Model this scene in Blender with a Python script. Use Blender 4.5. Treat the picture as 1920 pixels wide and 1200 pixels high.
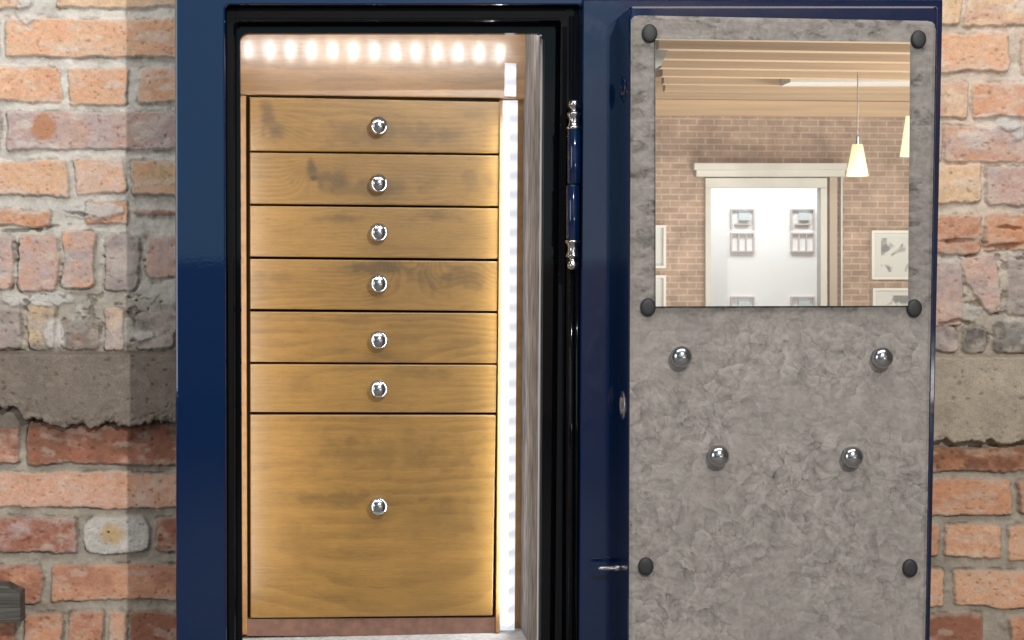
import bpy, bmesh, math, random
import numpy as np
from mathutils import Vector, Matrix

for o in list(bpy.data.objects):
    bpy.data.objects.remove(o)
S = bpy.context.scene
COL = S.collection
random.seed(4)

# ------------------------------------------------------------------ camera
F = 3200.0                                   # focal length in photo pixels (1920 wide)
CAM = Vector((0.0, -3.0, 1.05))
YAW, PITCH = math.atan(340 / F), math.atan(80 / F)
fw = Vector((math.sin(YAW) * math.cos(PITCH), math.cos(YAW) * math.cos(PITCH), -math.sin(PITCH)))
rt = fw.cross(Vector((0, 0, 1))).normalized()
up = rt.cross(fw).normalized()
cd = bpy.data.cameras.new('camera')
cam = bpy.data.objects.new('camera', cd)
COL.objects.link(cam)
cd.sensor_width = 36.0
cd.lens = 36.0 * F / 1920.0
cd.clip_start, cd.clip_end = 0.05, 200
cam.matrix_world = Matrix(((rt.x, up.x, -fw.x, CAM.x), (rt.y, up.y, -fw.y, CAM.y),
                           (rt.z, up.z, -fw.z, CAM.z), (0, 0, 0, 1)))
S.camera = cam


def P(px, py, Y):
    """measure: the point at depth Y that the photo shows at pixel (px, py)"""
    d = fw + rt * ((px - 960) / F) + up * ((600 - py) / F)
    return CAM + d * ((Y - CAM.y) / d.y)


def Pn(px, py, Y):
    px = np.asarray(px, float); py = np.asarray(py, float)
    a = (px - 960) / F; b = (600 - py) / F
    dx = fw.x + rt.x * a + up.x * b
    dy = fw.y + rt.y * a + up.y * b
    dz = fw.z + rt.z * a + up.z * b
    t = (Y - CAM.y) / dy
    return CAM.x + dx * t, CAM.z + dz * t


# depths (metres, +Y away from the camera)
Y_WALL, Y_FRAME, Y_PLATE, Y_BOX = 0.45, 0.0, -0.03, -0.15
Y_VEL = Y_BOX - 0.006
Y_MIR = Y_VEL - 0.0075
Y_DRW = 0.30

# ------------------------------------------------------------------ world and light
W = bpy.data.worlds.new('World'); S.world = W; W.use_nodes = True
W.node_tree.nodes['Background'].inputs[0].default_value = (0.97, 0.98, 1.0, 1)
W.node_tree.nodes['Background'].inputs[1].default_value = 0.11


def lamp(name, kind, loc, power, color=(1, 1, 1), target=None, **kw):
    l = bpy.data.lights.new(name, kind); l.energy = power; l.color = color
    for k, v in kw.items(): setattr(l, k, v)
    o = bpy.data.objects.new(name, l); COL.objects.link(o); o.location = loc
    if target is not None:
        o.rotation_euler = (Vector(target) - Vector(loc)).to_track_quat('-Z', 'Y').to_euler()
    return o


# key lamp, from the right: the safe throws the sharp vertical shadow seen on the bricks at its left
_edge = P(327, 500, 0.0); _sh = P(233, 500, Y_WALL)
_tan = (_edge.x - _sh.x) / Y_WALL
KEYD = 4.0
KEYP = Vector((_edge.x + KEYD * _tan, -KEYD, CAM.z + 1.6))
lamp('key_lamp', 'POINT', KEYP, 345, (1.0, 0.97, 0.93), shadow_soft_size=0.022)
# big soft box in front (it is what the glossy blue paint mirrors)
_z = CAM.z + 0.075
sbw, sbh = 2.68, 1.28
lamp('soft_box', 'AREA', (0.04, -5.0, _z + sbh / 2), 7.6, (0.50, 0.88, 1.0),
     (0.04, 0, _z + sbh / 2), shape='RECTANGLE', size=sbw, size_y=sbh)
lamp('overhead_box', 'AREA', (0.35, -1.5, CAM.z + 2.3), 54, (1.0, 0.98, 0.95), (0.35, 0.3, CAM.z + 0.2),
     shape='RECTANGLE', size=3.2, size_y=1.0)

lamp('side_fill', 'AREA', (-3.6, -3.2, CAM.z + .5), 45, (.96, .98, 1.0), (0.3, .3, CAM.z), shape='RECTANGLE', size=1.6, size_y=2.0)

S.view_settings.view_transform = 'Standard'
S.view_settings.look = 'None'
S.view_settings.exposure = 0.0
S.view_settings.gamma = 1.0
S.view_settings.use_curve_mapping = False
S.render.engine = 'CYCLES'
S.cycles.use_denoising = True
S.cycles.max_bounces = 10
S.cycles.sample_clamp_indirect = 6


# ------------------------------------------------------------------ numpy noise
def _hash(ix, iy, s):
    h = (ix.astype(np.int64) * 374761393 + iy.astype(np.int64) * 668265263 + s * 1442695041) & 0xFFFFFFFF
    h = ((h ^ (h >> 13)) * 1274126177) & 0xFFFFFFFF
    h = (h ^ (h >> 16)) & 0xFFFFFFFF
    h = (h * 2246822519) & 0xFFFFFFFF
    return ((h ^ (h >> 15)) & 0xFFFFFF) / float(0xFFFFFF)


def vnoise(x, y, s=0):
    xi = np.floor(x); yi = np.floor(y); fx = x - xi; fy = y - yi
    u = fx * fx * fx * (fx * (fx * 6 - 15) + 10); v = fy * fy * fy * (fy * (fy * 6 - 15) + 10)
    a = _hash(xi, yi, s); b = _hash(xi + 1, yi, s); c = _hash(xi, yi + 1, s); d = _hash(xi + 1, yi + 1, s)
    return (a * (1 - u) + b * u) * (1 - v) + (c * (1 - u) + d * u) * v


def fbm(x, y, o=4, s=0, g=0.5):
    t = 0; a = 1.0; n = 0
    for k in range(o):
        t = t + a * (vnoise(x * 2 ** k + 17.3 * k, y * 2 ** k - 9.1 * k, s + k * 7) * 2 - 1)
        n += a; a *= g
    return t / n


def voro(x, y, s=0, jit=0.95):
    xi = np.floor(x); yi = np.floor(y)
    d1 = np.full(x.shape, 9.0); d2 = np.full(x.shape, 9.0)
    cx = np.zeros(x.shape); cy = np.zeros(x.shape); cid = np.zeros(x.shape)
    for j in (-1, 0, 1):
        for i in (-1, 0, 1):
            gx = xi + i; gy = yi + j
            qx = gx + .5 + jit * (_hash(gx, gy, s) - .5); qy = gy + .5 + jit * (_hash(gx, gy, s + 91) - .5)
            d = np.hypot(x - qx, y - qy)
            m = d < d1
            d2 = np.where(m, d1, np.minimum(d2, d))
            d1 = np.where(m, d, d1)
            cx = np.where(m, qx, cx); cy = np.where(m, qy, cy)
            cid = np.where(m, _hash(gx, gy, s + 33), cid)
    return d1, d2, cx, cy, cid


def sstep(a, b, x):
    t = np.clip((x - a) / (b - a), 0, 1)
    return t * t * (3 - 2 * t)


def lin(r, g, b):
    f = lambda c: (c / 255 / 12.92) if c / 255 < 0.04045 else ((c / 255 + .055) / 1.055) ** 2.4
    return np.array([f(r), f(g), f(b)])


# ------------------------------------------------------------------ object helpers
def tag(o, label=None, cat=None, group=None, kind=None):
    if label: o['label'] = label
    if cat: o['category'] = cat
    if group: o['group'] = group
    if kind: o['kind'] = kind
    return o


def link(o, parent=None):
    COL.objects.link(o)
    if parent is not None:
        o.parent = parent
        M = parent.matrix_basis.copy(); q = parent
        while q.parent is not None:
            M = q.parent.matrix_basis @ q.matrix_parent_inverse @ M; q = q.parent
        o.matrix_parent_inverse = M.inverted()
    return o


def empty(name, loc):
    o = bpy.data.objects.new(name, None); o.location = loc; o.empty_display_size = 0.05
    COL.objects.link(o)
    return o


def bobj(name, bm, mat, parent=None, smooth=False, loc=None):
    bmesh.ops.recalc_face_normals(bm, faces=bm.faces[:])
    if loc is not None:
        bmesh.ops.translate(bm, verts=bm.verts[:], vec=-Vector(loc))
    me = bpy.data.meshes.new(name); bm.to_mesh(me); bm.free()
    if smooth:
        me.polygons.foreach_set('use_smooth', [True] * len(me.polygons))
    me.materials.append(mat)
    o = bpy.data.objects.new(name, me)
    if loc is not None: o.location = loc
    return link(o, parent)


def grid_obj(name, X, Y, Z, mat, parent=None, col=None, val=None, smooth=True, keep=None):
    """X, Y, Z: (rows, cols) arrays"""
    r, c = X.shape
    co = np.stack([X, Y, Z], -1).reshape(-1, 3).astype(np.float32)
    idx = np.arange(r * c).reshape(r, c)
    q = np.stack([idx[:-1, :-1], idx[1:, :-1], idx[1:, 1:], idx[:-1, 1:]], -1).reshape(-1, 4)
    if keep is not None:
        q = q[keep.reshape(-1)]
    me = bpy.data.meshes.new(name)
    me.vertices.add(len(co)); me.vertices.foreach_set('co', co.ravel())
    me.loops.add(q.size); me.loops.foreach_set('vertex_index', q.ravel().astype(np.int32))
    me.polygons.add(len(q))
    me.polygons.foreach_set('loop_start', np.arange(0, q.size, 4, dtype=np.int32))
    me.polygons.foreach_set('loop_total', np.full(len(q), 4, dtype=np.int32))
    me.update(calc_edges=True)
    me.polygons.foreach_set('use_smooth', np.full(len(q), smooth))
    if col is not None:
        a = me.attributes.new('tone', 'FLOAT_COLOR', 'POINT')
        rgba = np.ones((r * c, 4), np.float32); rgba[:, :3] = np.clip(col, 0, 1).reshape(-1, 3)
        a.data.foreach_set('color', rgba.ravel())
    if val is not None:
        a = me.attributes.new('mask', 'FLOAT', 'POINT')
        a.data.foreach_set('value', val.reshape(-1).astype(np.float32))
    me.materials.append(mat)
    me.validate()
    o = bpy.data.objects.new(name, me)
    return link(o, parent)


def box(bm, a, b):
    (x0, y0, z0), (x1, y1, z1) = a, b
    vs = [bm.verts.new(v) for v in ((x0, y0, z0), (x1, y0, z0), (x1, y1, z0), (x0, y1, z0),
                                    (x0, y0, z1), (x1, y0, z1), (x1, y1, z1), (x0, y1, z1))]
    for f in ((0, 1, 2, 3), (4, 5, 6, 7), (0, 1, 5, 4), (1, 2, 6, 5), (2, 3, 7, 6), (3, 0, 4, 7)):
        bm.faces.new([vs[i] for i in f])
    return vs


def prism(bm, poly, Y0, Y1, bev=0.0, seg=2):
    """poly: photo pixels seen at depth Y0 (front); runs straight back to Y1"""
    pts = [P(x, y, Y0) for x, y in poly]
    return prism_w(bm, [(p.x, p.z) for p in pts], Y0, Y1, bev, seg)


def prism_w(bm, pts, Y0, Y1, bev=0.0, seg=2):
    a = [bm.verts.new((x, Y0, z)) for x, z in pts]
    b = [bm.verts.new((x, Y1, z)) for x, z in pts]
    f = bm.faces.new(a); g = bm.faces.new(b[::-1])
    n = len(pts)
    sides = [bm.faces.new((a[i], b[i], b[(i + 1) % n], a[(i + 1) % n])) for i in range(n)]
    if bev > 0:
        bmesh.ops.bevel(bm, geom=list(f.edges), offset=bev, segments=seg, affect='EDGES', profile=0.5)


def lathe(bm, prof, c, axis='-Y', n=32):
    """prof: (radius, distance along the axis)"""
    rings = []
    for r, h in prof:
        ring = []
        for k in range(n):
            t = 2 * math.pi * k / n
            if axis == '-Y': v = (c[0] + r * math.cos(t), c[1] - h, c[2] + r * math.sin(t))
            elif axis == 'Z': v = (c[0] + r * math.cos(t), c[1] + r * math.sin(t), c[2] + h)
            else: v = (c[0] - h, c[1] + r * math.cos(t), c[2] + r * math.sin(t))
            ring.append(bm.verts.new(v))
        rings.append(ring)
    for a, b in zip(rings[:-1], rings[1:]):
        for k in range(n):
            bm.faces.new((a[k], a[(k + 1) % n], b[(k + 1) % n], b[k]))
    bm.faces.new(rings[0]); bm.faces.new(rings[-1])


# ------------------------------------------------------------------ materials
def mat(name, base=(.5, .5, .5), rough=.5, metal=0., coat=0., coat_rough=.05, spec=.5, emit=None, estr=0.):
    m = bpy.data.materials.new(name); m.use_nodes = True
    b = m.node_tree.nodes['Principled BSDF']
    b.inputs['Base Color'].default_value = (*base, 1)
    b.inputs['Roughness'].default_value = rough
    b.inputs['Metallic'].default_value = metal
    b.inputs['Coat Weight'].default_value = coat
    b.inputs['Coat Roughness'].default_value = coat_rough
    b.inputs['Specular IOR Level'].default_value = spec
    if emit is not None:
        b.inputs['Emission Color'].default_value = (*emit, 1)
        b.inputs['Emission Strength'].default_value = estr
    return m


def N(m, t, **kw):
    n = m.node_tree.nodes.new(t)
    for k, v in kw.items():
        if k in n.inputs: n.inputs[k].default_value = v
        else: setattr(n, k, v)
    return n


def L(m, a, b): m.node_tree.links.new(a, b)


def bsdf(m): return m.node_tree.nodes['Principled BSDF']


def add_bump(m, scale, strength, dist=.001, detail=4, stretch=(1, 1, 1), coat=False):
    tc = N(m, 'ShaderNodeTexCoord'); mp = N(m, 'ShaderNodeMapping')
    mp.inputs['Scale'].default_value = stretch
    nz = N(m, 'ShaderNodeTexNoise', Scale=scale, Detail=detail)
    bp = N(m, 'ShaderNodeBump', Strength=strength, Distance=dist)
    L(m, tc.outputs['Object'], mp.inputs['Vector']); L(m, mp.outputs[0], nz.inputs['Vector'])
    L(m, nz.outputs['Fac'], bp.inputs['Height']); L(m, bp.outputs[0], bsdf(m).inputs['Normal'])
    if coat: L(m, bp.outputs[0], bsdf(m).inputs['Coat Normal'])
    return nz


def speckle(m, base, scale, lo, hi, detail=6):
    """fine colour variation over a plain base colour"""
    tc = N(m, 'ShaderNodeTexCoord'); nz = N(m, 'ShaderNodeTexNoise', Scale=scale, Detail=detail)
    mr = N(m, 'ShaderNodeMapRange'); mr.inputs['To Min'].default_value = lo; mr.inputs['To Max'].default_value = hi
    mr.inputs['From Min'].default_value = .3; mr.inputs['From Max'].default_value = .7
    mx = N(m, 'ShaderNodeVectorMath', operation='SCALE'); mx.inputs[0].default_value = base
    L(m, tc.outputs['Object'], nz.inputs['Vector']); L(m, nz.outputs['Fac'], mr.inputs['Value'])
    L(m, mr.outputs[0], mx.inputs['Scale']); L(m, mx.outputs[0], bsdf(m).inputs['Base Color'])


def tone_mat(name, rough, spec, nscale, lo, hi, bump_s=0., bump_d=.001, bscale=400, coat=0., coat_rough=.1, stretch=(1, 1, 1)):
    """base colour carried by the mesh's own 'tone' attribute, broken up by fine noise"""
    m = mat(name, rough=rough, spec=spec, coat=coat, coat_rough=coat_rough)
    at = N(m, 'ShaderNodeAttribute', attribute_name='tone')
    tc = N(m, 'ShaderNodeTexCoord'); mp = N(m, 'ShaderNodeMapping'); mp.inputs['Scale'].default_value = stretch
    nz = N(m, 'ShaderNodeTexNoise', Scale=nscale, Detail=6, Roughness=.65)
    mr = N(m, 'ShaderNodeMapRange'); mr.inputs['To Min'].default_value = lo; mr.inputs['To Max'].default_value = hi
    mr.inputs['From Min'].default_value = .28; mr.inputs['From Max'].default_value = .72
    sc = N(m, 'ShaderNodeVectorMath', operation='SCALE')
    L(m, tc.outputs['Object'], mp.inputs['Vector']); L(m, mp.outputs[0], nz.inputs['Vector'])
    L(m, nz.outputs['Fac'], mr.inputs['Value'])
    L(m, at.outputs['Color'], sc.inputs[0]); L(m, mr.outputs[0], sc.inputs['Scale'])
    L(m, sc.outputs[0], bsdf(m).inputs['Base Color'])
    if bump_s:
        n2 = N(m, 'ShaderNodeTexNoise', Scale=bscale, Detail=5, Roughness=.6)
        bp = N(m, 'ShaderNodeBump', Strength=bump_s, Distance=bump_d)
        L(m, mp.outputs[0], n2.inputs['Vector']); L(m, n2.outputs['Fac'], bp.inputs['Height'])
        L(m, bp.outputs[0], bsdf(m).inputs['Normal'])
    return m


M = {}
M['blue'] = mat('blue_enamel', (.0003, .0135, .058), .35, coat=1., coat_rough=.03, spec=.05)
add_bump(M['blue'], 160, .05, .0006, 3, coat=True)
speckle(M['blue'], (.0003, .0135, .058), 700, .8, 1.2)
def smudges(m, lo, hi):
    tc = N(m, 'ShaderNodeTexCoord'); nz = N(m, 'ShaderNodeTexNoise', Scale=14., Detail=7, Roughness=.7, Distortion=.8)
    mr = N(m, 'ShaderNodeMapRange'); mr.inputs['From Min'].default_value = .4; mr.inputs['From Max'].default_value = .75
    mr.inputs['To Min'].default_value = lo; mr.inputs['To Max'].default_value = hi
    L(m, tc.outputs['Object'], nz.inputs['Vector']); L(m, nz.outputs['Fac'], mr.inputs[0]); L(m, mr.outputs[0], bsdf(m).inputs['Coat Roughness'])


smudges(M['blue'], .02, .05)
M['blue_door'] = mat('blue_enamel_door', (.0003, .0105, .048), .4, coat=1., coat_rough=.06, spec=.05)
add_bump(M['blue_door'], 120, .05, .0008, 3)
M['black'] = mat('black_enamel', (.003, .0035, .005), .45, coat=.4, coat_rough=.06, spec=.0)
add_bump(M['black'], 60, .04, .001, 3)
M['seal'] = mat('charcoal_seal', (.005, .0055, .007), .6, spec=.12)
speckle(M['seal'], (.005, .0055, .007), 300, .8, 1.2)
smudges(M['blue_door'], .04, .14)
M['chrome'] = mat('brushed_chrome', (.47, .48, .50), .19, metal=1.)
add_bump(M['chrome'], 40, .03, .001, 2)
M['steel'] = mat('dull_steel', (.42, .43, .44), .33, metal=1.)
M['rubber'] = mat('black_rubber', (.022, .022, .024), .55)
add_bump(M['rubber'], 1500, .15, .0003, 2)
M['mirror'] = mat('mirror_glass', (.93, .95, .935), .008, metal=.95)
M['mirror_edge'] = mat('mirror_edge_glass', (.35, .47, .44), .12)
M['wall'] = tone_mat('weathered_brick', .88, .25, 230, .85, 1.12, .55, .0022, 420)
M['band'] = tone_mat('cast_concrete', .9, .2, 300, .74, 1.2, .6, .002, 500)
M['wood'] = tone_mat('lacquered_alder', .34, .5, 420, .88, 1.10, .05, .0006, 500, coat=.25, coat_rough=.2, stretch=(.10, 1, 1.6))
M['gloss_wood'] = tone_mat('gloss_alder', .30, .9, 420, .9, 1.08, .015, .0004, 300, coat=1., coat_rough=.15, stretch=(.10, 1, 1.6))
M['velvet'] = tone_mat('crushed_velvet', .85, .15, 900, .88, 1.10, .25, .0012, 1100)
b = bsdf(M['velvet']); b.inputs['Sheen Weight'].default_value = .25; b.inputs['Sheen Roughness'].default_value = .4
M['lining'] = mat('grey_velvet_lining', (.22, .205, .195), .9, spec=.15)
speckle(M['lining'], (.22, .205, .195), 70, .45, 1.5)
_n = [n for n in M['lining'].node_tree.nodes if n.type == 'TEX_NOISE'][0]; _t = [n for n in M['lining'].node_tree.nodes if n.type == 'TEX_COORD'][0]
_m = N(M['lining'], 'ShaderNodeMapping'); _m.inputs['Scale'].default_value = (1, 1, .22)
L(M['lining'], _t.outputs['Object'], _m.inputs[0]); L(M['lining'], _m.outputs[0], _n.inputs['Vector'])
M['floor_lining'] = mat('lit_velvet_lining', (.46, .455, .45), .9, spec=.15)  # paler lining copy, LED light put into its colour
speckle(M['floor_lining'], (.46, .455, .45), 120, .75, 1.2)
M['side_wood'] = mat('plain_alder', (.34, .18, .065), .45)
speckle(M['side_wood'], (.34, .18, .065), 60, .8, 1.15)
M['rail_wood'] = mat('brown_rail_wood', (.20, .105, .075), .45)
speckle(M['rail_wood'], (.20, .105, .075), 80, .8, 1.2)
M['dark_gap'] = mat('shade_dark_carcass', (.012, .008, .005), .8, spec=.1)
M['tape'] = mat('led_silicone', (.22, .225, .24), .5, spec=.2, emit=(.92, .94, 1.), estr=.26)
_tc = N(M['tape'], 'ShaderNodeTexCoord'); _sx = N(M['tape'], 'ShaderNodeSeparateXYZ')
_a = N(M['tape'], 'ShaderNodeMath', operation='MULTIPLY_ADD'); _k = 2 * math.pi / (35.6 * 3.3 / F)
_a.inputs[1].default_value = _k; _a.inputs[2].default_value = -_k * P(957, 205, .30).z
_c = N(M['tape'], 'ShaderNodeMath', operation='COSINE'); _e = N(M['tape'], 'ShaderNodeMapRange')
_e.inputs['From Min'].default_value = -1; _e.inputs['From Max'].default_value = .7
_e.inputs['To Min'].default_value = .68; _e.inputs['To Max'].default_value = 1.0
L(M['tape'], _tc.outputs['Object'], _sx.inputs[0]); L(M['tape'], _sx.outputs['Z'], _a.inputs[0]); L(M['tape'], _a.outputs[0], _c.inputs[0])
L(M['tape'], _c.outputs[0], _e.inputs['Value']); L(M['tape'], _e.outputs[0], bsdf(M['tape']).inputs['Emission Strength'])
M['led'] = mat('led_chip', (.9, .9, .9), .4, emit=(1., .98, .97), estr=1.5)
M['led_top'] = mat('led_chip_top', (.9, .9, .9), .4, emit=(1., .97, .95), estr=88.)

# ------------------------------------------------------------------ ground
FLOOR = 0.0
bm = bmesh.new(); box(bm, (-8, -12, -.1), (9, 2, FLOOR))
m = mat('floor_concrete', (.27, .25, .23), .7); speckle(m, (.27, .25, .23), 6, .8, 1.15)
tag(bobj('floor', bm, m), kind='structure')

# ------------------------------------------------------------------ brick wall behind the safe
PE = (240, 198, 164); OR = (230, 174, 140); DO = (204, 146, 112); RD = (178, 120, 98); BR = (152, 106, 84)
PK = (222, 180, 160); LI = (196, 176, 172); CR = (230, 198, 160); GY = (150, 142, 134); WH = (212, 206, 198); DG = (104, 100, 98)
# bricks as seen in the photo: x0, y0, x1, y1, colour, second colour, amount of the second colour
BR_L = [
    (-110, -30, 60, 17, CR, PK, .5), (107, -30, 345, 15, PE, CR, .5),
    (-150, 36, -2, 106, PE, OR, .3), (10, 35, 345, 108, PE, OR, .4),
    (-120, 127, 117, 190, OR, PE, .4), (129, 128, 241, 196, PE, OR, .5), (261, 128, 400, 192, OR, PE, .3),
    (-160, 208, 2, 280, PK, LI, .6), (14, 208, 350, 281, PK, LI, .75),
    (-100, 300, 128, 368, PE, OR, .4), (140, 299, 236, 362, PE, PK, .5), (249, 300, 380, 366, CR, OR, .5),
    (-70, 394, 96, 425, DO, OR, .5), (160, 377, 238, 422, OR, DO, .4), (248, 394, 380, 404, BR, RD, .5),
    (-60, 442, 27, 545, LI, OR, .4), (37, 438, 109, 548, OR, LI, .5), (117, 436, 181, 540, LI, OR, .45),
    (199, 440, 262, 544, LI, GY, .4), (276, 442, 345, 520, OR, LI, .5),
    (-30, 562, 42, 655, LI, GY, .4), (54, 570, 104, 655, GY, CR, .4), (118, 598, 186, 655, GY, BR, .3), (196, 575, 236, 655, LI, CR, .4),
    (256, 585, 330, 655, GY, LI, .5),
    (-80, 800, 39, 868, RD, PK, .3), (54, 790, 350, 870, BR, RD, .5),
    (-60, 884, 350, 952, OR, PK, .5),
    (-140, 970, 146, 1036, RD, LI, .35), (159, 966, 280, 1037, WH, WH, .2), (292, 970, 420, 1036, RD, BR, .4),
    (-70, 1058, 78, 1128, RD, OR, .3), (95, 1057, 350, 1126, OR, RD, .5),
    (-60, 1148, 34, 1225, RD, OR, .3), (49, 1147, 118, 1225, OR, RD, .4), (129, 1147, 196, 1225, OR, RD, .5), (206, 1147, 236, 1225, OR, PK, .4), (243, 1147, 350, 1225, RD, BR, .4),
]
BR_R = [
    (1690, -40, 1800, 46, CR, PE, .5), (1808, -40, 1975, 50, PK, CR, .5),
    (1700, 62, 1890, 136, PE, OR, .5), (1915, 66, 2100, 140, PE, PK, .5),
    (1700, 152, 1814, 222, PK, CR, .4), (1822, 155, 2000, 220, OR, PK, .3),
    (1710, 236, 1765, 300, PK, LI, .5), (1768, 236, 2010, 304, OR, LI, .5),
    (1690, 308, 1840, 381, CR, PE, .5), (1849, 312, 2030, 388, PK, LI, .6),
    (1700, 402, 1838, 474, DO, PK, .4), (1842, 400, 1990, 470, OR, DO, .5),
    (1740, 490, 1802, 612, LI, PK, .4), (1886, 486, 1990, 590, LI, GY, .6),
    (1745, 612, 1792, 660, GY, LI, .4), (1800, 614, 1848, 660, DG, GY, .4), (1862, 600, 1960, 662, DG, GY, .3),
    (1690, 836, 1990, 884, BR, DO, .4),
    (1700, 898, 1896, 964, OR, DO, .5), (1909, 899, 2100, 962, OR, RD, .4),
    (1690, 982, 1758, 1046, OR, DO, .4), (1769, 981, 1873, 1045, OR, PE, .4), (1887, 984, 2060, 1050, PE, OR, .6),
    (1640, 1068, 1768, 1138, OR, PE, .4), (1787, 1068, 2020, 1138, PE, OR, .6),
    (1680, 1152, 1842, 1230, RD, BR, .4), (1892, 1154, 2090, 1230, RD, OR, .4),
]
STONE = [(1800, 478), (1866, 476), (1878, 582), (1852, 588), (1806, 530)]
auto = []
for k, y0 in enumerate(range(-400, 1800, 84)):
    for x0 in range(-700 + (115 if k % 2 else 0), 2700, 232):
        auto.append((x0, y0, x0 + 218, y0 + 68, [PE, OR, DO, RD][(k * 7 + x0 // 29) % 4], OR, .4))


def wall_axis(lo, hi, dense, step, coarse):
    v = [lo]
    while v[-1] < hi:
        s = step if any(a <= v[-1] < b for a, b in dense) else coarse
        v.append(v[-1] + s)
    return np.array(v, float)


ax = wall_axis(-620, 2560, [(-24, 336), (1732, 1950)], 2.0, 9.0)
ay = wall_axis(-380, 1700, [(-20, 1220)], 2.0, 9.0)
GX, GY_ = np.meshgrid(ax, ay)
wx = GX + 7 * fbm(GX / 60, GY_ / 60, 4, 3) + 2.6 * fbm(GX / 9, GY_ / 9, 3, 5)
wy = GY_ + 6 * fbm(GX / 70, GY_ / 60, 4, 11) + 2.6 * fbm(GX / 9, GY_ / 9, 3, 15)
H = np.zeros(GX.shape); COLR = np.zeros(GX.shape + (3,))
fine = fbm(GX / 12, GY_ / 12, 5, 21); mid = fbm(GX / 45, GY_ / 40, 4, 23); big = fbm(GX / 160, GY_ / 140, 3, 27)
# mortar: pale and lumpy above the band, greyer below it
mt_hi = lin(222, 217, 208); mt_lo = lin(178, 168, 154)
tm = sstep(300, 680, GY_)[..., None]
right = sstep(900, 1000, GX)[..., None]
mt = mt_hi * (1 - tm) + mt_lo * tm
mt = mt * (1 - right * .5 * (1 - tm)) + right * .5 * (1 - tm) * lin(214, 184, 158)
COLR[:] = mt * (1 + .16 * mid + .13 * fine)[..., None]
greypatch = sstep(.18, .38, fbm(GX / 50, GY_ / 22, 3, 40))[..., None]
COLR = COLR * (1 - .3 * greypatch) + lin(140, 134, 124) * .3 * greypatch
H[:] = .0045 * mid + .0022 * fine + .003 * big
inside = np.full(GX.shape, 1e3)


def lay(sd, rnd, c1, c2, amt, seed):
    """one brick or stone: sd = signed distance in pixels (negative inside)"""
    global H, COLR, inside
    m = sd < 6
    if not m.any(): return
    s = sd[m]; gx, gy = GX[m], GY_[m]
    prof = sstep(2.2, -2.6, s)
    n1 = fbm(gx / 38, gy / 30, 4, seed); n2 = fbm(gx / 9, gy / 8, 4, seed + 3); tilt = (random.random() - .5) * .00006
    face = .0088 + random.uniform(-.002, .0025) + .0020 * n1 + .0012 * n2 + tilt * (gx - gx.mean())
    pits = sstep(.50, .70, fbm(gx / 6, gy / 6, 2, seed + 8))
    face = face - .0026 * pits
    H[m] = H[m] * (1 - prof) + prof * np.maximum(face, H[m] * .35 + .003)
    a = lin(*c1); b_ = lin(*c2)
    k = np.clip(amt + .75 * n1 + .25 * n2, 0, 1)[:, None]
    c = a * (1 - k) + b_ * k
    k2 = sstep(.0, .45, fbm(gx / 30, gy / 16, 4, seed + 31))[:, None] * .35     # pale lime bloom
    c = c * (1 - k2) + lin(226, 210, 194) * k2
    c = c * (1 + .16 * n2 + .10 * n1 - .30 * pits)[:, None]
    e = sstep(-9, 0, s + 3 * n2)[:, None] * .35                                  # worn, limey arrises
    c = c * (1 - e) + COLR[m] * e
    COLR[m] = COLR[m] * (1 - prof[:, None]) + c * prof[:, None]
    crack = np.exp(-((s - 1.2) / 1.5) ** 2) * sstep(-.12, .22, fbm(gx / 34, gy / 34, 3, seed + 51))   # open joint along the edge
    H[m] = H[m] - .0055 * crack
    COLR[m] = COLR[m] * (1 - .38 * crack[:, None]) + lin(84, 72, 62) * .38 * crack[:, None]
    inside[m] = np.minimum(inside[m], s)


def rrect_sd(x0, y0, x1, y1, r):
    cx, cy = (x0 + x1) / 2, (y0 + y1) / 2
    qx = np.abs(wx - cx) - (x1 - x0) / 2 + r; qy = np.abs(wy - cy) - (y1 - y0) / 2 + r
    return np.hypot(np.maximum(qx, 0), np.maximum(qy, 0)) + np.minimum(np.maximum(qx, qy), 0) - r


def poly_sd(pts):
    d = np.full(wx.shape, -1e9)
    n = len(pts)
    for i in range(n):
        (xa, ya), (xb, yb) = pts[i], pts[(i + 1) % n]
        nx, ny = (yb - ya), -(xb - xa); l = math.hypot(nx, ny)
        d = np.maximum(d, ((wx - xa) * nx + (wy - ya) * ny) / l)
    return d


claimed = [(-24, -25, 345, 1225), (1690, -35, 1990, 1228)]
for i, (x0, y0, x1, y1, c1, c2, a) in enumerate(auto):
    if any(x1 > cx0 and x0 < cx1 and y1 > cy0 and y0 < cy1 for cx0, cy0, cx1, cy1 in claimed): continue
    lay(rrect_sd(x0, y0, x1, y1, 6), 6, c1, c2, a, 100 + i)
for i, (x0, y0, x1, y1, c1, c2, a) in enumerate(BR_L + BR_R):
    rough_zone = 430 < (y0 + y1) / 2 < 660
    lay(rrect_sd(x0, y0, x1, y1, 24 if c1 is WH else (11 if rough_zone else 6)), 6, c1, c2, a, 500 + i * 13)
lay(poly_sd(STONE), 5, LI, PK, .4, 1500)
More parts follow.
